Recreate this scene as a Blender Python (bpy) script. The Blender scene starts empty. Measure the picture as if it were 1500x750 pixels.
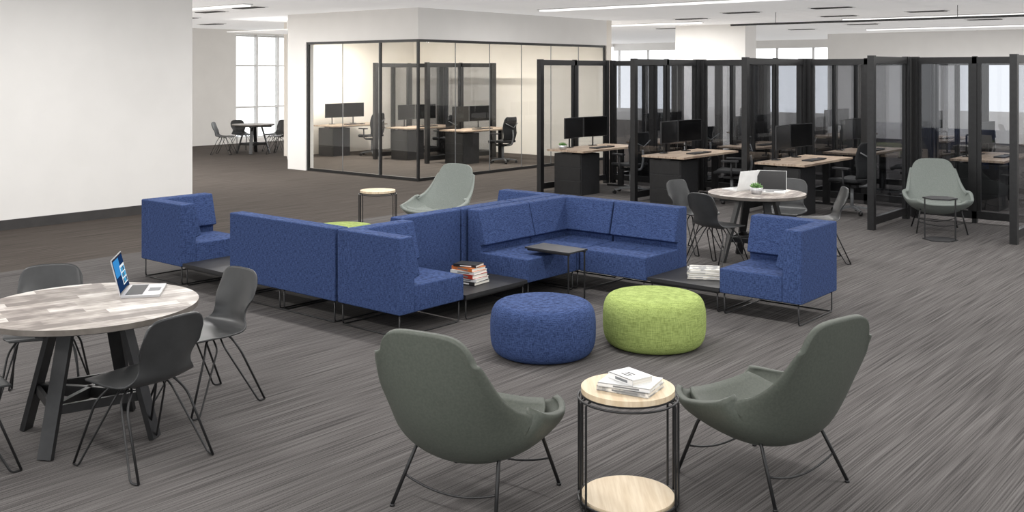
import bpy, math, random
from mathutils import Vector, Matrix
random.seed(4)
SC=bpy.context.scene
try:
    SC.view_settings.view_transform='Standard'
except Exception: pass

# ------------------------------------------------------------ materials
def lin(c):
    return tuple(((x/255)/12.92 if x/255<=0.04045 else ((x/255+0.055)/1.055)**2.4) for x in c)
class NT:
    def __init__(s,name):
        s.m=bpy.data.materials.new(name); s.m.use_nodes=True
        s.t=s.m.node_tree; s.n=s.t.nodes; s.l=s.t.links
        s.n.clear(); s.out=s.n.new('ShaderNodeOutputMaterial')
    def N(s,t,**k):
        n=s.n.new(t)
        for a,b in k.items(): setattr(n,a,b)
        return n
    def L(s,a,b): s.l.new(a,b)
    def math(s,op,a,b=None,c=None):
        m=s.n.new('ShaderNodeMath'); m.operation=op
        for i,x in enumerate((a,b,c)):
            if x is None: continue
            if isinstance(x,(int,float)): m.inputs[i].default_value=x
            else: s.l.new(x,m.inputs[i])
        return m.outputs[0]
def pbsdf(nt,col=None,rough=.6,metal=0,spec=.5):
    b=nt.N('ShaderNodeBsdfPrincipled')
    if col: b.inputs['Base Color'].default_value=(*col,1)
    b.inputs['Roughness'].default_value=rough; b.inputs['Metallic'].default_value=metal
    b.inputs['Specular IOR Level'].default_value=spec
    nt.L(b.outputs[0],nt.out.inputs[0]); return b
def noisy(name,c1,c2,rough=.6,scale=(30,30,30),metal=0,spec=.5,bump=0,detail=3,contrast=(.35,.65)):
    nt=NT(name); b=pbsdf(nt,None,rough,metal,spec)
    tc=nt.N('ShaderNodeTexCoord'); mp=nt.N('ShaderNodeMapping'); mp.inputs['Scale'].default_value=scale
    no=nt.N('ShaderNodeTexNoise'); no.inputs['Scale'].default_value=1; no.inputs['Detail'].default_value=detail
    cr=nt.N('ShaderNodeValToRGB')
    cr.color_ramp.elements[0].position=contrast[0]; cr.color_ramp.elements[1].position=contrast[1]
    cr.color_ramp.elements[0].color=(*c1,1); cr.color_ramp.elements[1].color=(*c2,1)
    nt.L(tc.outputs['Object'],mp.inputs[0]); nt.L(mp.outputs[0],no.inputs['Vector']); nt.L(no.outputs['Fac'],cr.inputs[0])
    nt.L(cr.outputs[0],b.inputs['Base Color'])
    if bump:
        bu=nt.N('ShaderNodeBump'); bu.inputs['Strength'].default_value=bump; bu.inputs['Distance'].default_value=.004
        nt.L(no.outputs['Fac'],bu.inputs['Height']); nt.L(bu.outputs[0],b.inputs['Normal'])
    return nt.m
def fabric(name,c1,c2,s=260,bump=.4):
    nt=NT(name); b=pbsdf(nt,None,.9,0,.12)
    tc=nt.N('ShaderNodeTexCoord')
    outs=[]
    for sc in ((s,s,s*.1),(s*.1,s*.1,s)):
        mp=nt.N('ShaderNodeMapping'); mp.inputs['Scale'].default_value=sc
        no=nt.N('ShaderNodeTexNoise'); no.inputs['Scale'].default_value=1; no.inputs['Detail'].default_value=2
        nt.L(tc.outputs['Object'],mp.inputs[0]); nt.L(mp.outputs[0],no.inputs['Vector']); outs.append(no.outputs['Fac'])
    v=nt.math('MULTIPLY',nt.math('ADD',outs[0],outs[1]),.5)
    cr=nt.N('ShaderNodeValToRGB'); cr.color_ramp.elements[0].position=.38; cr.color_ramp.elements[1].position=.62
    cr.color_ramp.elements[0].color=(*c1,1); cr.color_ramp.elements[1].color=(*c2,1)
    nt.L(v,cr.inputs[0]); nt.L(cr.outputs[0],b.inputs['Base Color'])
    bu=nt.N('ShaderNodeBump'); bu.inputs['Strength'].default_value=bump; bu.inputs['Distance'].default_value=.003
    nt.L(v,bu.inputs['Height']); nt.L(bu.outputs[0],b.inputs['Normal'])
    return nt.m
def glassy(name,tint,refl,base=.04,rough=0.0):
    nt=NT(name)
    tr=nt.N('ShaderNodeBsdfTransparent'); tr.inputs[0].default_value=(*tint,1)
    gl=nt.N('ShaderNodeBsdfGlossy'); gl.inputs['Roughness'].default_value=rough; gl.inputs[0].default_value=(1,1,1,1)
    lw=nt.N('ShaderNodeLayerWeight'); lw.inputs[0].default_value=.5
    p=nt.math('POWER',lw.outputs['Facing'],5.0)
    f=nt.math('MULTIPLY_ADD',p,refl,base)
    mx=nt.N('ShaderNodeMixShader'); nt.L(f,mx.inputs[0]); nt.L(tr.outputs[0],mx.inputs[1]); nt.L(gl.outputs[0],mx.inputs[2])
    nt.L(mx.outputs[0],nt.out.inputs[0]); return nt.m

M={}
M['wall']=noisy('wall_paint',lin((240,238,235)),lin((243,241,238)),.8,(2,2,2),spec=.2)
M['wallw']=noisy('wall_paint_warm',lin((241,235,225)),lin((244,238,229)),.8,(2,2,2),spec=.2)
M['base']=noisy('baseboard_vinyl',lin((58,56,56)),lin((66,64,63)),.6,(5,5,5))
M['blue']=fabric('blue_wool',lin((34,47,80)),lin((72,90,134)),330,.3)
M['green']=fabric('green_wool',lin((126,142,78)),lin((166,182,110)),200)
M['grey']=noisy('sage_upholstery',lin((78,83,76)),lin((86,90,83)),.5,(90,90,90),spec=.3,bump=.08)
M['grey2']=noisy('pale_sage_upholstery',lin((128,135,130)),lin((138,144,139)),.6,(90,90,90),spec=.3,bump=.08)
M['black']=noisy('black_steel',lin((24,24,25)),lin((32,32,33)),.4,(20,20,20),spec=.5)
M['blackm']=noisy('black_matte_laminate',lin((34,34,36)),lin((40,40,42)),.5,(20,20,20))
M['plas']=noisy('charcoal_shell_plastic',lin((46,47,48)),lin((54,55,56)),.35,(10,10,10))
M['screen']=noisy('monitor_glass',lin((10,10,11)),lin((16,16,17)),.2,(4,4,4))
M['oak']=noisy('light_oak',lin((210,188,156)),lin((226,208,180)),.45,(60,4,10),detail=5)
M['deskw']=noisy('desk_walnut_grey',lin((140,120,104)),lin((188,170,150)),.5,(40,3,10),detail=5)
M['edge']=noisy('table_edge_band',lin((90,84,78)),lin((110,104,98)),.6,(10,10,10))
M['white']=noisy('white_plastic',lin((225,225,224)),lin((235,235,234)),.4,(10,10,10))
M['alu']=noisy('brushed_aluminium',lin((190,190,192)),lin((205,205,207)),.35,(80,4,4),metal=.7)
M['chairg']=noisy('grey_nylon',lin((110,112,114)),lin((125,127,129)),.5,(20,20,20))
M['mesh']=noisy('black_mesh_fabric',lin((26,27,29)),lin((48,49,51)),.9,(200,200,200))
M['leaf']=noisy('succulent_leaf',lin((60,98,52)),lin((110,150,80)),.5,(40,40,40))
M['clear']=glassy('clear_glass',(.95,.96,.95),.7,.05)
M['tint']=glassy('smoked_glass',(.66,.67,.69),.8,.07)
M['dark']=noisy('vent_dark',lin((70,70,70)),lin((90,90,90)),.7,(10,10,10))
M['red']=noisy('book_red',lin((150,44,30)),lin((172,58,38)),.5,(10,10,10))
M['orange']=noisy('book_orange',lin((205,112,52)),lin((215,125,65)),.5,(10,10,10))
M['paper']=noisy('paper_pages',lin((215,210,198)),lin((240,236,228)),.8,(3,3,400))
M['cover']=noisy('book_cover_grey',lin((150,150,150)),lin((225,222,215)),.5,(14,14,14),contrast=(.45,.55))
def reclaimed():
    nt=NT('reclaimed_plank_wood'); b=pbsdf(nt,None,.45,0,.4)
    tc=nt.N('ShaderNodeTexCoord'); sx=nt.N('ShaderNodeSeparateXYZ'); nt.L(tc.outputs['Object'],sx.inputs[0])
    fx=nt.math('FLOOR',nt.math('MULTIPLY',sx.outputs[0],11.0))
    wn0=nt.N('ShaderNodeTexWhiteNoise',noise_dimensions='1D'); nt.L(fx,wn0.inputs['W'])
    fy=nt.math('FLOOR',nt.math('MULTIPLY_ADD',sx.outputs[1],2.6,wn0.outputs['Value']))
    cb=nt.N('ShaderNodeCombineXYZ'); nt.L(fx,cb.inputs[0]); nt.L(fy,cb.inputs[1])
    wn=nt.N('ShaderNodeTexWhiteNoise',noise_dimensions='3D'); nt.L(cb.outputs[0],wn.inputs['Vector'])
    mp=nt.N('ShaderNodeMapping'); mp.inputs['Scale'].default_value=(70,5,5); nt.L(tc.outputs['Object'],mp.inputs[0])
    no=nt.N('ShaderNodeTexNoise'); no.inputs['Scale'].default_value=1; no.inputs['Detail'].default_value=5; nt.L(mp.outputs[0],no.inputs['Vector'])
    n2=nt.N('ShaderNodeTexNoise'); n2.inputs['Scale'].default_value=9; n2.inputs['Detail'].default_value=6; nt.L(tc.outputs['Object'],n2.inputs['Vector'])
    g=nt.math('MULTIPLY_ADD',no.outputs['Fac'],.8,nt.math('MULTIPLY_ADD',n2.outputs['Fac'],.8,-.36))
    v=nt.math('ADD',g,nt.math('MULTIPLY_ADD',wn.outputs['Value'],.6,-.28))
    cr=nt.N('ShaderNodeValToRGB'); e=cr.color_ramp.elements
    e[0].position=.14; e[0].color=(*lin((112,104,99)),1); e[1].position=.82; e[1].color=(*lin((212,208,203)),1)
    x=e.new(.48); x.color=(*lin((165,157,150)),1)
    nt.L(v,cr.inputs[0]); nt.L(cr.outputs[0],b.inputs['Base Color']); return nt.m
M['recl']=reclaimed()
def carpet():
    nt=NT('striped_carpet'); b=pbsdf(nt,None,.95,0,.08)
    g=nt.N('ShaderNodeNewGeometry'); sx=nt.N('ShaderNodeSeparateXYZ'); nt.L(g.outputs['Position'],sx.inputs[0])
    def stripes(scale,detail=2,w=0):
        mp=nt.N('ShaderNodeMapping'); mp.inputs['Scale'].default_value=scale; mp.inputs['Location'].default_value=(w,w,0)
        nt.L(g.outputs['Position'],mp.inputs[0])
        no=nt.N('ShaderNodeTexNoise'); no.inputs['Scale'].default_value=1; no.inputs['Detail'].default_value=detail
        nt.L(mp.outputs[0],no.inputs['Vector']); return no.outputs['Fac']
    a=stripes((120,1.2,1),3); c=stripes((45,.7,1),2,7); f=stripes((260,260,1),1,3)
    s=nt.math('MULTIPLY_ADD',a,.52,nt.math('MULTIPLY_ADD',c,.20,nt.math('MULTIPLY',f,.28)))
    def ramp(c1,c2,c3):
        cr=nt.N('ShaderNodeValToRGB'); e=cr.color_ramp.elements
        e[0].position=.38; e[0].color=(*lin(c1),1); e[1].position=.62; e[1].color=(*lin(c3),1)
        m=e.new(.48); m.color=(*lin(c2),1); nt.L(s,cr.inputs[0]); return cr.outputs[0]
    grey=ramp((58,56,56),(86,83,82),(112,109,108)); br=ramp((54,50,47),(76,70,66),(98,92,87))
    lt=nt.math('LESS_THAN',sx.outputs[0],-10.6)
    mx=nt.N('ShaderNodeMix',data_type='RGBA'); nt.L(lt,mx.inputs[0]); nt.L(grey,mx.inputs[6]); nt.L(br,mx.inputs[7])
    nt.L(mx.outputs[2],b.inputs['Base Color'])
    bu=nt.N('ShaderNodeBump'); bu.inputs['Strength'].default_value=.2; bu.inputs['Distance'].default_value=.004
    nt.L(s,bu.inputs['Height']); nt.L(bu.outputs[0],b.inputs['Normal'])
    return nt.m
M['carpet']=carpet()
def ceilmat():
    nt=NT('ceiling_tile_added_glow'); b=pbsdf(nt,None,.9,0,.1)
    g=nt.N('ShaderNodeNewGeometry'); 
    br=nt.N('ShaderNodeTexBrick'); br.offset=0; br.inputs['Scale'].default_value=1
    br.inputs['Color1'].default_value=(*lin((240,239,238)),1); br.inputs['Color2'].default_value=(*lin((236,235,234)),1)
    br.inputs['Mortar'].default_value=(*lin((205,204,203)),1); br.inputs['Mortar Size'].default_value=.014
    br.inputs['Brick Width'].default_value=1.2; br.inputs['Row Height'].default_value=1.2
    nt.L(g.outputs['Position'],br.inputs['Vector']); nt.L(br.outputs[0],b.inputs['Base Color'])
    nt.L(br.outputs[0],b.inputs['Emission Color']); b.inputs['Emission Strength'].default_value=.42  # glow added to plain tiles to brighten the ceiling and fill the room
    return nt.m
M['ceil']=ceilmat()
def emis(name,col,st):
    nt=NT(name); e=nt.N('ShaderNodeEmission'); e.inputs[0].default_value=(*col,1); e.inputs[1].default_value=st
    nt.L(e.outputs[0],nt.out.inputs[0]); return nt.m
M['e_blue']=emis('laptop_display_blue',lin((60,140,205)),1.0)
M['e_navy']=emis('laptop_display_navy',lin((28,52,90)),1.0)
M['e_white']=emis('laptop_display_white',lin((225,235,240)),1.0)
M['e_teal']=emis('laptop_display_tile',lin((20,150,200)),1.0)
M['lamp']=emis('luminaire_diffuser',(1,.98,.95),1.6)

# ------------------------------------------------------------ mesh builder
def fillet(pts,r,n=5,closed=False):
    P=[Vector(p) for p in pts]; out=[]; N=len(P)
    for i,p in enumerate(P):
        if not closed and i in (0,N-1): out.append(p); continue
        a=P[i-1]; c=P[(i+1)%N]; va=(a-p); vc=(c-p)
        rr=min(r,va.length*.45,vc.length*.45)
        s=p+va.normalized()*rr; e=p+vc.normalized()*rr
        for k in range(n+1):
            t=k/n; out.append((1-t)**2*s+2*t*(1-t)*p+t*t*e)
    return out
def cat(pts,t):
    n=len(pts)-1; x=t*n; i=min(int(x),n-1); f=x-i
    p0=pts[max(i-1,0)];p1=pts[i];p2=pts[i+1];p3=pts[min(i+2,n)]
    return tuple(.5*((2*b)+(-a+c)*f+(2*a-5*b+4*c-d)*f*f+(-a+3*b-3*c+d)*f**3) for a,b,c,d in zip(p0,p1,p2,p3))
def sstep(a,b,x):
    x=min(1,max(0,(x-a)/(b-a))); return x*x*(3-2*x)
class MB:
    def __init__(s): s.v=[];s.f=[];s.m=[];s.s=[]; s.mats=[]; s.merge=True
    def mi(s,k):
        if k not in s.mats: s.mats.append(k)
        return s.mats.index(k)
    def add(s,vs,fs,mat,smooth=False):
        o=len(s.v); s.v+= [tuple(v) for v in vs]; k=s.mi(mat)
        for f in fs: s.f.append([o+i for i in f]); s.m.append(k); s.s.append(smooth)
    def quad(s,a,b,c,d,mat): s.add([a,b,c,d],[(0,1,2,3)],mat)
    def bb(s,x0,x1,y0,y1,z0,z1,mat,T=None):
        vs=[Vector(p) for p in ((x0,y0,z0),(x1,y0,z0),(x1,y1,z0),(x0,y1,z0),(x0,y0,z1),(x1,y0,z1),(x1,y1,z1),(x0,y1,z1))]
        if T: vs=[T@v for v in vs]
        s.add(vs,[(0,3,2,1),(4,5,6,7),(0,1,5,4),(1,2,6,5),(2,3,7,6),(3,0,4,7)],mat)
    def beam(s,p0,p1,w,h,mat,up=(0,0,1),w1=None,h1=None):
        p0=Vector(p0);p1=Vector(p1);d=(p1-p0).normalized();u=Vector(up)
        r=d.cross(u).normalized(); u=r.cross(d).normalized(); w1=w1 or w; h1=h1 or h
        vs=[]
        for p,a,b in ((p0,w,h),(p1,w1,h1)):
            for i,j in ((-1,-1),(1,-1),(1,1),(-1,1)): vs.append(p+r*a/2*i+u*b/2*j)
        s.add(vs,[(0,1,2,3),(7,6,5,4),(1,0,4,5),(2,1,5,6),(3,2,6,7),(0,3,7,4)],mat)
    def tube(s,pts,r,mat,n=8,closed=False):
        P=[Vector(p) for p in pts]; N=len(P); vs=[];fs=[]
        tg=[]
        for i in range(N):
            a=P[(i-1)%N] if (closed or i>0) else P[i]; b=P[(i+1)%N] if (closed or i<N-1) else P[i]
            tg.append((b-a).normalized())
        nrm=tg[0].orthogonal().normalized()
        for i in range(N):
            nrm=(nrm-tg[i]*nrm.dot(tg[i]))
            nrm=nrm.normalized() if nrm.length>1e-6 else tg[i].orthogonal().normalized()
            bn=tg[i].cross(nrm)
            rr=r[i] if isinstance(r,(list,tuple)) else r
            for k in range(n):
                a=2*math.pi*k/n; vs.append(P[i]+(nrm*math.cos(a)+bn*math.sin(a))*rr)
        for i in range(N if closed else N-1):
            j=(i+1)%N
            for k in range(n):
                k2=(k+1)%n; fs.append((i*n+k,i*n+k2,j*n+k2,j*n+k))
        s.add(vs,fs,mat,True)
        if not closed:
            s.add(vs[:n],[tuple(range(n))[::-1]],mat); s.add(vs[-n:],[tuple(range(n))],mat)
    def cyl(s,p0,p1,r,mat,n=20,r1=None): s.tube([p0,p1],[r,r if r1 is None else r1],mat,n)
    def lathe(s,prof,mat,n=48,c=(0,0)):
        vs=[];fs=[];K=len(prof)
        for i in range(n):
            a=2*math.pi*i/n
            for r,z in prof: vs.append((c[0]+r*math.cos(a),c[1]+r*math.sin(a),z))
        for i in range(n):
            j=(i+1)%n
            for k in range(K-1): fs.append((i*K+k,j*K+k,j*K+k+1,i*K+k+1))
        s.add(vs,fs,mat,True)
    def disc(s,c,r,z0,z1,mat,emat=None,n=56):
        vs=[];
        for z in (z0,z1):
            for i in range(n):
                a=2*math.pi*i/n; vs.append((c[0]+r*math.cos(a),c[1]+r*math.sin(a),z))
        s.add(vs,[tuple(range(n))[::-1],tuple(range(n,2*n))],mat)
        s.add(vs,[(i,(i+1)%n,n+(i+1)%n,n+i) for i in range(n)],emat or mat,False)
    def prism(s,poly,axis,a0,a1,mat):
        n=len(poly); vs=[]
        for a in (a0,a1):
            for p,z in poly: vs.append((a,p,z) if axis=='x' else (p,a,z))
        fs=[tuple(range(n)),tuple(range(n,2*n))[::-1]]+[((i+1)%n,i,n+i,n+(i+1)%n) for i in range(n)]
        s.add(vs,fs,mat)
    def shell(s,rows,th,mat,mat2=None):
        R=len(rows);C=len(rows[0]); P=[[Vector(p) for p in r] for r in rows]; Nn=[]
        for i in range(R):
            rr=[]
            for j in range(C):
                du=P[i][min(j+1,C-1)]-P[i][max(j-1,0)]; dv=P[min(i+1,R-1)][j]-P[max(i-1,0)][j]
                n=du.cross(dv); rr.append(n.normalized() if n.length>1e-9 else Vector((0,0,1)))
            Nn.append(rr)
        def T(i,j):
            t=th(i/(R-1),j/(C-1)) if callable(th) else th
            return P[i][j]+Nn[i][j]*t
        a=[P[i][j] for i in range(R) for j in range(C)]
        b=[T(i,j) for i in range(R) for j in range(C)]
        q=lambda i,j:i*C+j
        s.add(a,[(q(i,j),q(i+1,j),q(i+1,j+1),q(i,j+1)) for i in range(R-1) for j in range(C-1)],mat,True)
        s.add(b,[(q(i,j),q(i,j+1),q(i+1,j+1),q(i+1,j)) for i in range(R-1) for j in range(C-1)],mat2 or mat,True)
        rim=[q(0,j) for j in range(C)]+[q(i,C-1) for i in range(1,R)]+[q(R-1,j) for j in range(C-2,-1,-1)]+[q(i,0) for i in range(R-2,0,-1)]
        L=len(rim)
        vs=[a[k] for k in rim]+[(a[k]+b[k])/2 for k in rim]+[b[k] for k in rim]
        fs=[]
        for k in range(L):
            k2=(k+1)%L
            fs+= [(k,k2,L+k2,L+k),(L+k,L+k2,2*L+k2,2*L+k)]
        s.add(vs,fs,mat,True)
    def mesh(s,name):
        me=bpy.data.meshes.new(name+'_mesh'); me.from_pydata(s.v,[],s.f)
        for k in s.mats: me.materials.append(M[k])
        me.polygons.foreach_set('material_index',s.m); me.polygons.foreach_set('use_smooth',s.s)
        import bmesh
        bm=bmesh.new(); bm.from_mesh(me)
        if s.merge: bmesh.ops.remove_doubles(bm,verts=bm.verts,dist=1e-5)
        bmesh.ops.recalc_face_normals(bm,faces=bm.faces); bm.to_mesh(me); bm.free()
        me.update(); return me
    def obj(s,name,loc=(0,0,0),rz=0,bevel=0,seg=2):
        return place(s.mesh(name),name,loc,rz,bevel,seg)
def place(me,name,loc=(0,0,0),rz=0,bevel=0,seg=2):
    o=bpy.data.objects.new(name,me); SC.collection.objects.link(o)
    if len(loc)==2: loc=(*loc,0)
    o.location=loc; o.rotation_euler=(0,0,math.radians(rz))
    if bevel:
        b=o.modifiers.new('bevel','BEVEL'); b.width=bevel; b.segments=seg; b.limit_method='ANGLE'; b.angle_limit=math.radians(40)
        for p in me.polygons: p.use_smooth=True
        w=o.modifiers.new('wn','WEIGHTED_NORMAL'); w.keep_sharp=True
    return o
def plain(name,x0,x1,y0,y1,z0,z1,mat):
    b=MB(); b.bb(x0,x1,y0,y1,z0,z1,mat); return b.obj(name)
CA,SA=math.cos(math.radians(40)),math.sin(math.radians(40))
def W(s,d): return (s*CA-d*SA, s*SA+d*CA)   # metric (right, ahead) -> building axes

# ------------------------------------------------------------ room shell
CH=3.25
plain('floor',-27,10,-7,40,-.1,0,'carpet')
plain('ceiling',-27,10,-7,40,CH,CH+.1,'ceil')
plain('wall_left',-13.65,-13.4,-7,8.5,0,CH,'wall')
plain('baseboard_left',-13.4,-13.385,-7,8.5,0,.13,'base')
plain('wall_corridor',-27,-13.65,8.25,8.5,0,CH,'wall')
b=MB()
b.bb(-24.7,-24.5,8.5,16.95,0,CH,'wall'); b.bb(-24.7,-24.5,16.95,40,0,.12,'wall'); b.bb(-24.7,-24.5,16.95,40,3.12,CH,'wall')
b.obj('wall_west')
for i,(y0,y1) in enumerate([(16.95,19.2),(19.2,21.5)]):
    b=MB()
    n=3
    for k in range(n+1):
        y=y0+(y1-y0)*k/n; b.bb(-24.66,-24.54,max(y-.03,y0),min(y+.03,y1),.12,3.12,'white')
    for z in (.12,1.0,2.2,3.06): b.bb(-24.65,-24.55,y0,y1,z,z+.05,'white')
    b.quad((-24.6,y0,.12),(-24.6,y1,.12),(-24.6,y1,3.12),(-24.6,y0,3.12),'clear')
    b.obj('window_%d'%(i+1))
b=MB(); b.bb(-24.5,10,36,36.2,0,.5,'wall'); b.bb(-24.5,10,36,36.2,2.95,CH,'wall'); b.obj('wall_north')
b=MB()
for k in range(24): b.bb(-24.3+k*1.45,-24.24+k*1.45,36.05,36.15,.5,2.95,'white')
b.bb(-24.3,10,36.05,36.15,2.4,2.45,'white'); b.obj('window_3')
plain('wall_pier_north',-13.7,-11.7,23,23.6,0,CH,'wall')
b=MB(); b.bb(-12.9,10,31,31.2,0,.9,'wall'); b.bb(-12.9,10,31,31.2,2.4,CH,'wall'); b.bb(-12.9,-9,31,31.2,.9,2.4,'wall'); b.bb(-5,10,31,31.2,.9,2.4,'wall'); b.obj('wall_north_inner')

GX,GY0,GY1,GT=-13.4,13.25,19.4,2.66
b=MB()
b.bb(-16.7,GX,GY0,GY0+.2,GT,CH,'wall'); b.bb(GX-.2,GX,GY0+.2,GY1,GT,CH,'wall')
b.bb(-17.3,-16.7,GY0,GY0+.2,0,CH,'wall')
b.beam((-17.2,GY0+.1,CH/2),(-19.85,15.3,CH/2),.2,CH,'wall')
b.bb(-20,-19.8,15.2,GY1+.2,0,CH,'wallw')
b.bb(-19.8,GX+.0,GY1,GY1+.2,0,CH,'wallw')
b.obj('wall_meeting_room')
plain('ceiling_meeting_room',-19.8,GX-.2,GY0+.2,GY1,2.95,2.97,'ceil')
b=MB()
def gframe(b,x0,y0,x1,y1,n):
    for z in (.03,GT-.025): b.beam((x0,y0,z),(x1,y1,z),.05,.05,'black')
    for k in (0,n): 
        x=x0+(x1-x0)*k/n;y=y0+(y1-y0)*k/n; b.bb(x-.022,x+.022,y-.022,y+.022,0,GT,'black')
    for k in range(1,n):
        x=x0+(x1-x0)*k/n;y=y0+(y1-y0)*k/n; b.bb(x-.006,x+.006,y-.006,y+.006,.05,GT-.05,'chairg')
    b.quad((x0,y0,.05),(x1,y1,.05),(x1,y1,GT-.05),(x0,y0,GT-.05),'clear')
gframe(b,-16.67,GY0+.05,GX-.05,GY0+.05,3)
gframe(b,GX-.05,GY0+.05,GX-.05,GY1-.03,6)
b.bb(-14.5,-14.46,GY0+.03,GY0+.07,0,GT,'black')
b.obj('glass_partition_wall')

b=MB()
for (x,y) in [(-14.5,24),(-11.5,20),(-9.5,18.5),(-8.5,21),(-7.5,18.2),(-6.5,20.5),(-9.5,25),(-6.5,24.5),(-4.5,24),(-12,27),(-8,28.6),(-17.5,11.5),(-20,12.5),(-22,14.5),(-15.8,11.2)]:
    b.bb(x-.35,x+.35,y-.12,y+.12,CH-.02,CH-.001,'dark'); b.bb(x-.4,x+.4,y-.16,y+.16,CH-.01,CH-.0005,'white')
b.obj('ceiling_vent')
def lamp(name,x0,x1,y,w,power,z=CH,col=(1,.98,.955)):
    b=MB(); b.bb(x0-.03,x1+.03,y-w/2-.03,y+w/2+.03,z-.02,z-.0005,'white'); b.bb(x0,x1,y-w/2,y+w/2,z-.045,z-.02,'lamp'); b.obj(name)
    L=bpy.data.lights.new(name+'_lamp','AREA'); L.shape='RECTANGLE'; L.size=x1-x0; L.size_y=w; L.energy=power; L.color=col
    o=bpy.data.objects.new(name+'_source',L); SC.collection.objects.link(o); o.location=((x0+x1)/2,y,z-.05)
    return o
K=1.68
for y,p in ((-3,130),(1.5,150),(6,150),(10.5,160),(15.2,170)):
    lamp('ceiling_light',-12,1,y,.16,p*K)
lamp('ceiling_light',-8.9,1,22.3,.16,150*K)
lamp('ceiling_light',-10.5,1,28.0,.16,150*K)
lamp('ceiling_light',-23,-15,10.6,.16,190*K)
lamp('ceiling_light',-23,-18,20.8,.16,120*K)
lamp('ceiling_light',-16,-12,21.3,.16,110*K)
lamp('ceiling_light',-19,-14,16.4,.16,200*K,z=2.95,col=(1,.95,.87))
b=MB(); b.bb(-10,-1,19.0,19.04,3.0,3.04,'dark')
for x in (-9,-5.5,-2): b.cyl((x,19.02,3.04),(x,19.02,CH),.006,'dark',6)
b.obj('ceiling_track')

# ------------------------------------------------------------ sofas
def sofa(name,w,corner,loc,rz,D=.725):
    b=MB(); b.merge=False; z0,zs,zt=.18,.39,.775
    prof=[(0,z0),(.165,z0),(.165,.445),(.225,.462),(.145,zt),(0,zt)]
    x0=.165 if corner else 0
    if corner:
        b.prism(prof,'x',.002,w,'blue')
        b.prism([(p,z-.0012 if z==zt else z+.001) for p,z in prof],'y',-.001,D,'blue')
    else: b.prism(prof,'x',0,w,'blue')
    b.bb(x0,w-.001,.16,D-.001,z0+.001,zs,'blue')
    o=b.obj(name,loc,rz,bevel=.012,seg=3)
    c=MB(); r=.0065
    n=1 if w<1 else 2
    xs=[.035,w-.035] if n==1 else [.035,w/2-.03,w/2+.03,w-.035]
    for x in xs:
        c.tube(fillet([(x,.03,z0+.01),(x,.03,r),(x,D-.03,r),(x,D-.03,z0+.01)],.03),r,'black')
    c.tube(fillet([(.035,.03,r),(w-.035,.03,r)],.01),r,'black')
    l=c.obj('sled_legs'); l.parent=o
    return o
SN='sectional_sofa_unit'
Y0=5.34; YB=8.37; D=.725
sofa(SN,.72,True,(-9.33,Y0),0)
sofa(SN,1.46,False,(-7.82,Y0),0)
sofa(SN,.73,True,(-6.33,Y0),0)
sofa(SN,.73,False,(-6.33,7.63),-90)
sofa(SN,.73,True,(-6.33,YB),-90)
sofa(SN,.73,False,(-4.86,YB),180)
sofa(SN,.73,True,(-3.40,YB),180)
sofa(SN,.75,False,(-6.36,6.09),90)
sofa(SN,.75,False,(-6.36,6.86),90)
sofa(SN,.73,True,(-6.36,YB),180)
def lowtable(x0,x1,y0,y1):
    b=MB(); b.bb(0,x1-x0,0,y1-y0,.185,.215,'blackm'); r=.006
    w=x1-x0;d=y1-y0
    for x in (.03,w-.03):
        b.tube(fillet([(x,.03,.185),(x,.03,r),(x,d-.03,r),(x,d-.03,.185)],.03),r,'black')
    b.bb(.02,w-.02,.02,d-.02,.165,.186,'black')
    b.obj('low_coffee_table',(x0,y0),0)
lowtable(-6.31,-5.6,6.085,6.885)
lowtable(-8.6,-7.83,Y0+.01,6.05)
lowtable(-4.85,-4.14,YB-.71,YB-.0)
def ottoman(mat):
    b=MB(); r=.385; h=.38; prof=[(0,0.004)]
    for k in range(25):
        a=-math.pi/2+math.pi*k/24; c,s_=math.cos(a),math.sin(a)
        prof.append((r*(.76+.24*abs(c)**.8), h/2+ (h/2-.004)*(abs(s_)**.7)*(1 if s_>0 else -1)))
    prof.append((r*.4,h+.004)); prof.append((0,h+.005))
    b.lathe(prof,mat,72)
    return b
ottoman('blue').obj('round_ottoman',W(.226,7.34))
og=ottoman('green').mesh('round_ottoman')
place(og,'round_ottoman',W(1.07,7.58)); place(og,'round_ottoman',(-8.45,7.2))

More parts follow.
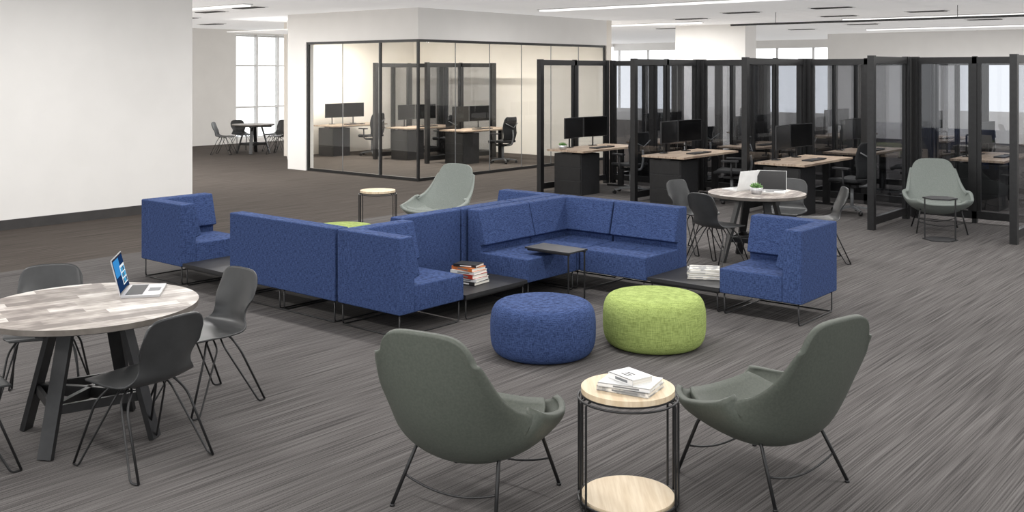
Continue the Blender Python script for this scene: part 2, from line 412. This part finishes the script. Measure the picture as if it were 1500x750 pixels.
# ------------------------------------------------------------ lounge chair
def lounge_mesh(mat):
    b=MB()
    ctr=[(.33,.385),(.20,.30),(.03,.25),(-.13,.25),(-.25,.31),(-.33,.44),(-.385,.60),(-.425,.755),(-.455,.895)]
    wid=[(.33,),(.37,),(.385,),(.385,),(.365,),(.33,),(.31,),(.295,),(.275,)]
    lif=[(.06,),(.15,),(.225,),(.26,),(.25,),(.19,),(.12,),(.075,),(.04,)]
    R,C=60,37; rows=[]
    def pt(t,u,inset=0):
        y,z=cat(ctr,t); e=.01; y2,z2=cat(ctr,min(t+e,1)); y1,z1=cat(ctr,max(t-e,0))
        ty,tz=y2-y1,z2-z1; l=math.hypot(ty,tz); ty/=l; tz/=l
        ny,nz=tz,-ty
        nz*=1-sstep(.55,.85,t)
        w=cat(wid,t)[0]; L=cat(lif,t)[0]
        if t<.13: w*=math.sqrt(max(0,1-.35*((.13-t)/.13)**3))
        a=u*math.pi/2*.97
        x=w*math.sin(a); lf=L*(1-math.cos(a))
        q=sstep(.6,1,t); xs=abs(math.sin(a))
        dz=-(.115*xs**5+.012*xs**2)*q
        return Vector((x*(1-.05*q*xs**6),y+ny*(lf+inset),z+nz*(lf+inset)+dz))
    for i in range(R):
        rows.append([pt(i/(R-1),-1+2*j/(C-1)) for j in range(C)])
    b.shell(rows,lambda v,u:(.028+.016*math.sin(math.pi*v)),mat)
    rows=[];
    for i in range(13):
        t=.02+.43*i/12
        rows.append([pt(t,(-1+2*j/16)*.56,.04) for j in range(17)])
    b.shell(rows,lambda v,u:.012+.07*(max(0,math.sin(math.pi*min(1,max(0,u)))**.35))*(max(0,math.sin(math.pi*(.04+.92*v)))**.3),mat)
    r=.009; 
    for sx in (-1,1):
        b.tube(fillet([(sx*.30,.30,.009),(sx*.24,.20,.31),(sx*.20,.0,.27),(sx*.22,-.16,.29),(sx*.28,-.30,.009)],.05),r,'black',10)
        b.cyl((sx*.30,.30,.0),(sx*.30,.30,.012),.012,'black',12); b.cyl((sx*.28,-.30,.0),(sx*.28,-.30,.012),.012,'black',12)
    def leg(sx,f,k):
        A=Vector((sx*.30,.30,.009)) if f else Vector((sx*.28,-.30,.009)); B_=Vector((sx*.24,.20,.31)) if f else Vector((sx*.22,-.16,.29))
        return A.lerp(B_,k)
    for f in (0,1):
        a=leg(-1,f,.45); c=leg(1,f,.45); m=(a+c)/2+Vector((0,.0,-.05))
        b.tube([(1-t)**2*a+2*t*(1-t)*(m*2-(a+c)/2)+t*t*c for t in [k/12 for k in range(13)]],.0055,'black',8)
    for y in (.02,-.12): b.tube([(-.21,y,.27),(0,y,.24),(.21,y,.27)],.008,'black',8)
    return b.mesh('lounge_armchair')
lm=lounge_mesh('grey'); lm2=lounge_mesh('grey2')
place(lm,'lounge_armchair',W(-.175,4.88),11)
place(lm,'lounge_armchair',W(1.27,5.10),77)
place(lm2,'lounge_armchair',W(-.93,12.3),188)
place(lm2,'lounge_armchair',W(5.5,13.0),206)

# ------------------------------------------------------------ cafe chair
def cafe_mesh():
    b=MB()
    ctr=[(.225,.425),(.20,.448),(.10,.447),(-.02,.44),(-.13,.443),(-.185,.475),(-.205,.54),(-.225,.62),(-.245,.70),(-.27,.80)]
    wid=[(.17,),(.205,),(.22,),(.225,),(.215,),(.18,),(.158,),(.178,),(.205,),(.205,)]
    lif=[(0,),(.0,),(.006,),(.012,),(.02,),(.03,),(.035,),(.036,),(.032,),(.022,)]
    R,C=54,21; rows=[]
    for i in range(R):
        t=i/(R-1)
        y,z=cat(ctr,t); y2,z2=cat(ctr,min(t+.01,1)); y1,z1=cat(ctr,max(t-.01,0))
        ty,tz=y2-y1,z2-z1; l=math.hypot(ty,tz); ny,nz=tz/l,-ty/l
        nz*=1-sstep(.55,.8,t)
        w=cat(wid,t)[0]; L=cat(lif,t)[0]; q=sstep(.68,1,t)
        rows.append([Vector((w*u*(1-.07*q*abs(u)**6),y+ny*L*u*u,z+nz*L*u*u-(.075*abs(u)**6+.012*u*u)*q)) for u in [math.sin(math.pi/2*(-1+2*j/(C-1))) for j in range(C)]])
    b.shell(rows,.011,'plas')
    r=.0068
    for sx in (-1,1):
        b.tube(fillet([(sx*.235,.25,r),(sx*.19,.13,.34),(sx*.12,.07,.43),(sx*.12,-.08,.432),(sx*.19,-.12,.34),(sx*.235,-.27,r)],.05),r,'black',8)
        b.tube(fillet([(sx*.235,.25,r),(sx*.245,.20,r),(sx*.16,.02,.36),(sx*.10,.02,.43)],.03),r*.85,'black',8)
        b.tube(fillet([(sx*.235,-.27,r),(sx*.245,-.22,r),(sx*.16,-.03,.36),(sx*.10,-.03,.43)],.03),r*.85,'black',8)
    b.bb(-.13,.13,-.10,.09,.425,.437,'black')
    return b.mesh('cafe_chair')
cm=cafe_mesh()
def cafe(loc,rz): return place(cm,'cafe_chair',loc,rz)
def rtable_mesh(R,mat='recl'):
    b=MB(); b.merge=False; b.disc((0,0),R,.705,.735,mat,'edge'); b.disc((0,0),R-.03,.695,.7045,'black')
    for k in range(4):
        a=math.radians(45+90*k); c,s_=math.cos(a),math.sin(a)
        b.beam((c*.20,s_*.20,.70),(c*.40,s_*.40,.004),.085,.03,'black',up=(c,s_,0),w1=.08)
        b.beam((0,0,.24),(c*.335,s_*.335,.24),.03,.06,'black')
        b.beam((0,0,.675),(c*.45,s_*.45,.675),.05,.035,'black')
    for k in range(4):
        a=math.radians(45+90*k); a2=a+math.pi/2
        b.beam((math.cos(a)*.33,math.sin(a)*.33,.24),(math.cos(a2)*.33,math.sin(a2)*.33,.24),.02,.05,'black')
    return b.mesh('round_table')
place(rtable_mesh(.59),'round_table',W(-2.39,5.70),-15)
cafe(W(-1.95,5.32),98)
cafe(W(-1.90,6.24),180)
cafe(W(-2.92,6.30),237)
cafe(W(-2.86,5.18),-9)
rt2=rtable_mesh(.52); T2=W(2.66,10.95)
place(rt2,'round_table',T2,10)
cafe(W(2.15,10.55),-13); cafe(W(2.08,11.5),262); cafe(W(3.15,11.6),190); cafe(W(3.35,10.95),125)
place(rt2,'round_table',W(-6.5,25.3),0)
for s_,d_,r_ in ((-7.15,25.0,-50),(-6.95,25.9,262),(-6.1,26.0,185),(-5.8,25.1,120)): cafe(W(s_,d_),r_)

def side_mesh():
    b=MB(); b.merge=False; R=.222
    b.disc((0,0),R,.527,.552,'oak'); b.disc((0,0),R+.004,.519,.5265,'black')
    b.disc((0,0),R-.002,.02,.042,'oak'); b.disc((0,0),R+.002,.012,.0195,'black')
    r=.0055
    for s_ in (0,180):
        for k in (-24,24):
            a1=math.radians(s_+k-6); a2=math.radians(s_+k+6); rr=.24
            b.tube(fillet([(rr*math.cos(a1)*.88,rr*math.sin(a1)*.88,.515),(rr*math.cos(a1),rr*math.sin(a1),.505),(rr*math.cos(a1),rr*math.sin(a1),r),(rr*math.cos(a2),rr*math.sin(a2),r),(rr*math.cos(a2),rr*math.sin(a2),.505),(rr*math.cos(a2)*.88,rr*math.sin(a2)*.88,.515)],.02),r,'black',8)
    for z in (.505,.03):
        b.tube([(.236*math.cos(t*math.pi/24),.236*math.sin(t*math.pi/24),z) for t in range(48)],r,'black',8,True)
    return b.mesh('wire_side_table')
sm=side_mesh()
ST=W(.551,4.79)
place(sm,'wire_side_table',ST,40); place(sm,'wire_side_table',W(-1.70,12.75),40)

def ctable_mesh(h=.45):
    b=MB(); b.merge=False; b.bb(-.25,.25,-.14,.14,h-.014,h,'blackm'); r=.008
    b.tube(fillet([(.23,.12,h-.015),(.23,.12,r),(-.19,.12,r),(-.19,-.12,r),(.23,-.12,r),(.23,-.12,h-.015)],.02),r,'black',8)
    b.bb(-.23,.24,-.128,-.11,h-.030,h-.015,'black'); b.bb(-.23,.24,.11,.128,h-.030,h-.015,'black')
    return b.mesh('c_shaped_side_table')
place(ctable_mesh(.46),'c_shaped_side_table',(-5.54,7.22),0)
def nook_table():
    b=MB(); b.merge=False; pts=[(.2*math.cos(math.radians(60*k)),.2*math.sin(math.radians(60*k))) for k in range(6)]
    for z0,z1 in ((.50,.515),(0,.012)):
        vs=[(x,y,z) for z in (z0,z1) for x,y in pts]
        b.add(vs,[tuple(range(6))[::-1],tuple(range(6,12))]+[(i,(i+1)%6,6+(i+1)%6,6+i) for i in range(6)],'blackm')
    b.bb(-.18,-.165,-.03,.03,.01,.5,'black'); b.bb(.165,.18,-.03,.03,.01,.5,'black')
    return b
nook_table().obj('hexagonal_side_table',W(5.22,12.28),20)

def laptop_mesh(body='alu',lit=True):
    b=MB(); b.merge=False; w=.16
    b.bb(-w,w,0,.215,0,.014,body); b.bb(-.14,.14,.02,.115,.0135,.0150,'blackm' if lit else 'alu'); b.bb(-.045,.045,.135,.2,.0135,.0146,'chairg')
    T=Matrix.Translation((0,0,.012))@Matrix.Rotation(math.radians(14),4,'X')
    b.bb(-w,w,-.006,0,0,.215,body,T)
    b.bb(-w+.004,w-.004,-.0005,.0006,.004,.211,'screen',T)
    if lit:
        b.bb(-w+.012,w-.012,.0004,.0012,.014,.202,'e_navy',T)
        b.bb(-.02,w-.014,.001,.0016,.10,.20,'e_blue',T)
        b.bb(-.14,-.0,.0014,.002,.035,.15,'e_white',T)
        for i in range(4):
            for j in range(3): b.bb(-.13+i*.03,-.105+i*.03,.0018,.0024,.042+j*.034,.068+j*.034,'e_teal' if (i+j)%3 else 'e_navy',T)
    return b.mesh('laptop')
lt=laptop_mesh(); place(lt,'laptop',(*W(-2.30,5.99),.736),-38)
lw=laptop_mesh('white',False)
place(lw,'laptop',(*W(2.60,11.15),.736),75); place(lw,'laptop',(*W(2.86,11.1),.736),200)
def succulent():
    b=MB(); b.lathe([(0,0),(.05,0),(.065,.03),(.07,.07),(.062,.072),(.055,.06),(0,.058)],'alu',24)
    random.seed(3)
    for k in range(26):
        a=k*2.4; e=.25+1.2*(k/26); L=.05+.02*random.random()
        d=Vector((math.cos(a)*math.cos(e),math.sin(a)*math.cos(e),math.sin(e))); p=Vector((0,0,.06))+Vector((d.x,d.y,0))*.02
        b.tube([p,p+d*L*.5,p+d*L*.85,p+d*L],[.006,.012,.008,.001],'leaf',6)
    return b.mesh('potted_succulent')
su=succulent(); place(su,'potted_succulent',(*W(2.63,10.83),.736))

def books(name,specs,loc,rz,title=False):
    b=MB(); b.merge=False; z=0
    for (w,d,h,rot,cov) in specs:
        T=Matrix.Translation((0,0,z))@Matrix.Rotation(math.radians(rot),4,'Z')
        b.bb(-w/2+.004,w/2-.002,-d/2+.004,d/2-.004,.003,h-.003,'paper',T)
        b.bb(-w/2,w/2,-d/2,d/2,0,.003,cov,T); b.bb(-w/2,w/2,-d/2,d/2,h-.003,h,cov,T); b.bb(-w/2,-w/2+.004,-d/2,d/2,0,h,cov,T)
        b.bb(-w/2-.0006,-w/2,-d*.3,d*.2,h*.3,h*.7,'chairg' if cov!='blackm' else 'white',T)
        z+=h
    if title:
        for k,l in enumerate((.06,.045,.05)): b.bb(-.035+k*.018,-.027+k*.018,-l/2,l/2,h,h+.0006,'blackm',T)
    b.obj(name,loc,rz)
books('book_stack',[(.22,.29,.028,0,'blackm'),(.21,.28,.026,6,'white'),(.2,.26,.034,-4,'red'),(.2,.25,.026,3,'white'),(.18,.24,.030,-6,'orange'),(.16,.22,.022,10,'blackm')],(-5.93,6.48,.216),95)
books('magazine_stack',[(.3,.24,.018,0,'cover'),(.29,.23,.02,4,'white'),(.29,.23,.018,-5,'cover'),(.28,.22,.016,7,'white'),(.27,.21,.012,-2,'cover')],(-4.47,8.0,.216),30)
books('book_stack',[(.2,.26,.022,0,'cover'),(.2,.255,.018,4,'white'),(.13,.17,.03,-25,'white')],(*W(.56,4.76),.553),100,True)

# ------------------------------------------------------------ cubicles
PH=2.26
def partition_mesh(L,n,name='glass_office_partition'):
    b=MB(); b.merge=False
    for k in range(n+1):
        y=L*k/n; w=.042 if k in(0,n) else .03
        b.bb(-w,w,y-w,y+w,0,PH,'black')
    b.bb(-.03,.03,0,L,PH-.10,PH-.01,'black'); b.bb(-.03,.03,0,L,.06,.16,'black')
    for k in range(n):
        a=L*k/n+.03; c=L*(k+1)/n-.03
        b.bb(-.018,.018,a,a+.05,.16,PH-.1,'black'); b.bb(-.018,.018,c-.05,c,.16,PH-.1,'black')
        b.quad((0,a+.04,.15),(0,c-.04,.15),(0,c-.04,PH-.09),(0,a+.04,PH-.09),'tint')
    return b.mesh(name)
pm2=partition_mesh(2.2,2); pm3=partition_mesh(1.95,2); pm1=partition_mesh(1.3,1)
PN='glass_office_partition'
XS=[-10.6,-8.72,-6.8,-4.82,-3.12]
YF=13.38; YM=15.45
for x in XS[:3]: place(pm3,PN,(x,YF)) 
for x in XS[3:]: place(pm1,PN,(x,13.0))
for x in XS: place(pm2,PN,(x,YM+.1))
for i in range(4):
    w=XS[i+1]-XS[i]
    y=YM if i<3 else 14.5
    place(partition_mesh(w-.13,2) ,PN,(XS[i]+.065,y),-90)
    place(partition_mesh(w-.13,2) ,PN,(XS[i]+.065,YM+2.42),-90)
place(partition_mesh(.8,1),PN,(XS[3],14.6)) 

def desk_mesh():
    b=MB(); b.merge=False; b.bb(0,.76,0,1.75,.715,.745,'deskw'); 
    b.bb(.1,.66,.08,.6,.0,.68,'blackm')
    for z in (.03,.25,.47): b.bb(.115,.645,.068,.079,z,z+.2,'black')
    b.bb(.1,.66,1.63,1.69,.0,.03,'black'); b.bb(.33,.43,1.63,1.69,.03,.7,'black'); b.bb(.3,.46,.1,1.65,.68,.715,'black')
    return b.mesh('office_desk')
dm=desk_mesh()
def kb_mesh():
    b=MB(); b.bb(-.08,.08,-.22,.22,0,.018,'blackm'); b.bb(-.06,.06,.28,.34,0,.02,'blackm'); return b.mesh('computer_keyboard')
kbm=kb_mesh()
def mon_mesh():
    b=MB(); b.merge=False
    b.bb(-.012,.012,-.30,.30,.17,.52,'blackm'); b.bb(.0115,.0135,-.29,.29,.18,.51,'screen')
    b.bb(-.05,-.012,-.08,.08,.27,.42,'blackm')
    b.tube(fillet([(-.05,0,.34),(-.10,0,.34),(-.12,.06,.33),(-.12,.06,.0)],.02),.014,'black',8)
    b.bb(-.17,-.07,.0,.12,0,.012,'black')
    return b.mesh('computer_monitor')
mm=mon_mesh()
def ochair_mesh():
    b=MB()
    for k in range(5):
        a=math.radians(90+72*k); c,s_=math.cos(a),math.sin(a)
        b.beam((0,0,.10),(c*.30,s_*.30,.07),.04,.03,'chairg',w1=.025,h1=.02)
        b.cyl((c*.30-s_*.02,s_*.30+c*.02,.03),(c*.30+s_*.02,s_*.30-c*.02,.03),.03,'black',14)
        b.cyl((c*.3,s_*.3,.03),(c*.3,s_*.3,.075),.008,'black',8)
    b.cyl((0,0,.08),(0,0,.40),.025,'chairg',16); b.bb(-.1,.1,-.12,.12,.38,.42,'blackm')
    ctr=[(.24,.43),(.18,.46),(0,.455),(-.2,.455)]
    rows=[[Vector(((.24-.03*(abs(i-5)/5)**3)*u,cat(ctr,i/10)[0],cat(ctr,i/10)[1]+.015*u*u)) for u in [-1+j/6 for j in range(13)]] for i in range(11)]
    b.shell(rows,-.045,'mesh')
    bc=[(-.22,.52),(-.25,.65),(-.235,.8),(-.265,.97),(-.29,1.04)]
    rows=[[Vector(((.19+.04*math.sin(math.pi*i/10)-.04*(i/10)**4)*u,cat(bc,i/10)[0]+.05*u*u,cat(bc,i/10)[1])) for u in [-1+j/6 for j in range(13)]] for i in range(11)]
    b.shell(rows,.015,'mesh')
    b.tube(fillet([(0,-.1,.40),(0,-.27,.42),(0,-.31,.6),(0,-.29,.75)],.06),.02,'chairg',10)
    b.tube([(-.2,-.26,.9),(0,-.32,.8),(.2,-.26,.9)],.01,'chairg',8)
    for sx in (-1,1):
        b.tube(fillet([(sx*.12,-.03,.41),(sx*.28,-.03,.43),(sx*.29,-.03,.66)],.04),.015,'blackm',8)
        b.bb(sx*.29-.035,sx*.29+.035,-.14,.12,.655,.68,'blackm')
    return b.mesh('office_chair')
om=ochair_mesh()
def station(x,y,chair=True,chdx=1.2,rz=90,plant=False):
    place(dm,'office_desk',(x+.14,y),0)
    for k in (0,1):
        place(mm,'computer_monitor',(x+.36,y+.46+.64*k,.746),-8 if k else 6)
    place(kbm,'computer_keyboard',(x+.68,y+.8,.746))
    if chair: place(om,'office_chair',(x+chdx,y+.95),rz)
    if plant: place(su,'potted_succulent',(x+.4,y+.1,.746))
station(XS[0],YF,rz=75,plant=True); station(XS[1],YF,rz=110); station(XS[2],YF,rz=80)
for i in range(4): station(XS[i],YM+.35,rz=60+20*i)
for x in (-17.6,-15.9): place(pm2,PN,(x,16.0))
station(-19.7,15.75); station(-17.6,16.2); station(-15.9,16.25)
place(partition_mesh(1.6,1),PN,(-17.53,18.3),-90); place(partition_mesh(1.7,1),PN,(-19.45,18.3),-90)
for i in range(4): station(XS[i],19.7,chair=i%2==0)

w=bpy.data.worlds.new('world'); SC.world=w; w.use_nodes=True
bg=w.node_tree.nodes['Background']; bg.inputs[0].default_value=(.97,.985,1,1); bg.inputs[1].default_value=2.0
cd=bpy.data.cameras.new('camera'); co=bpy.data.objects.new('camera',cd); SC.collection.objects.link(co)
co.location=(0,0,2.05); co.rotation_euler=(math.radians(90),0,math.radians(40))
cd.sensor_width=36; cd.lens=35.4; cd.shift_y=-.18; cd.clip_end=200
SC.camera=co
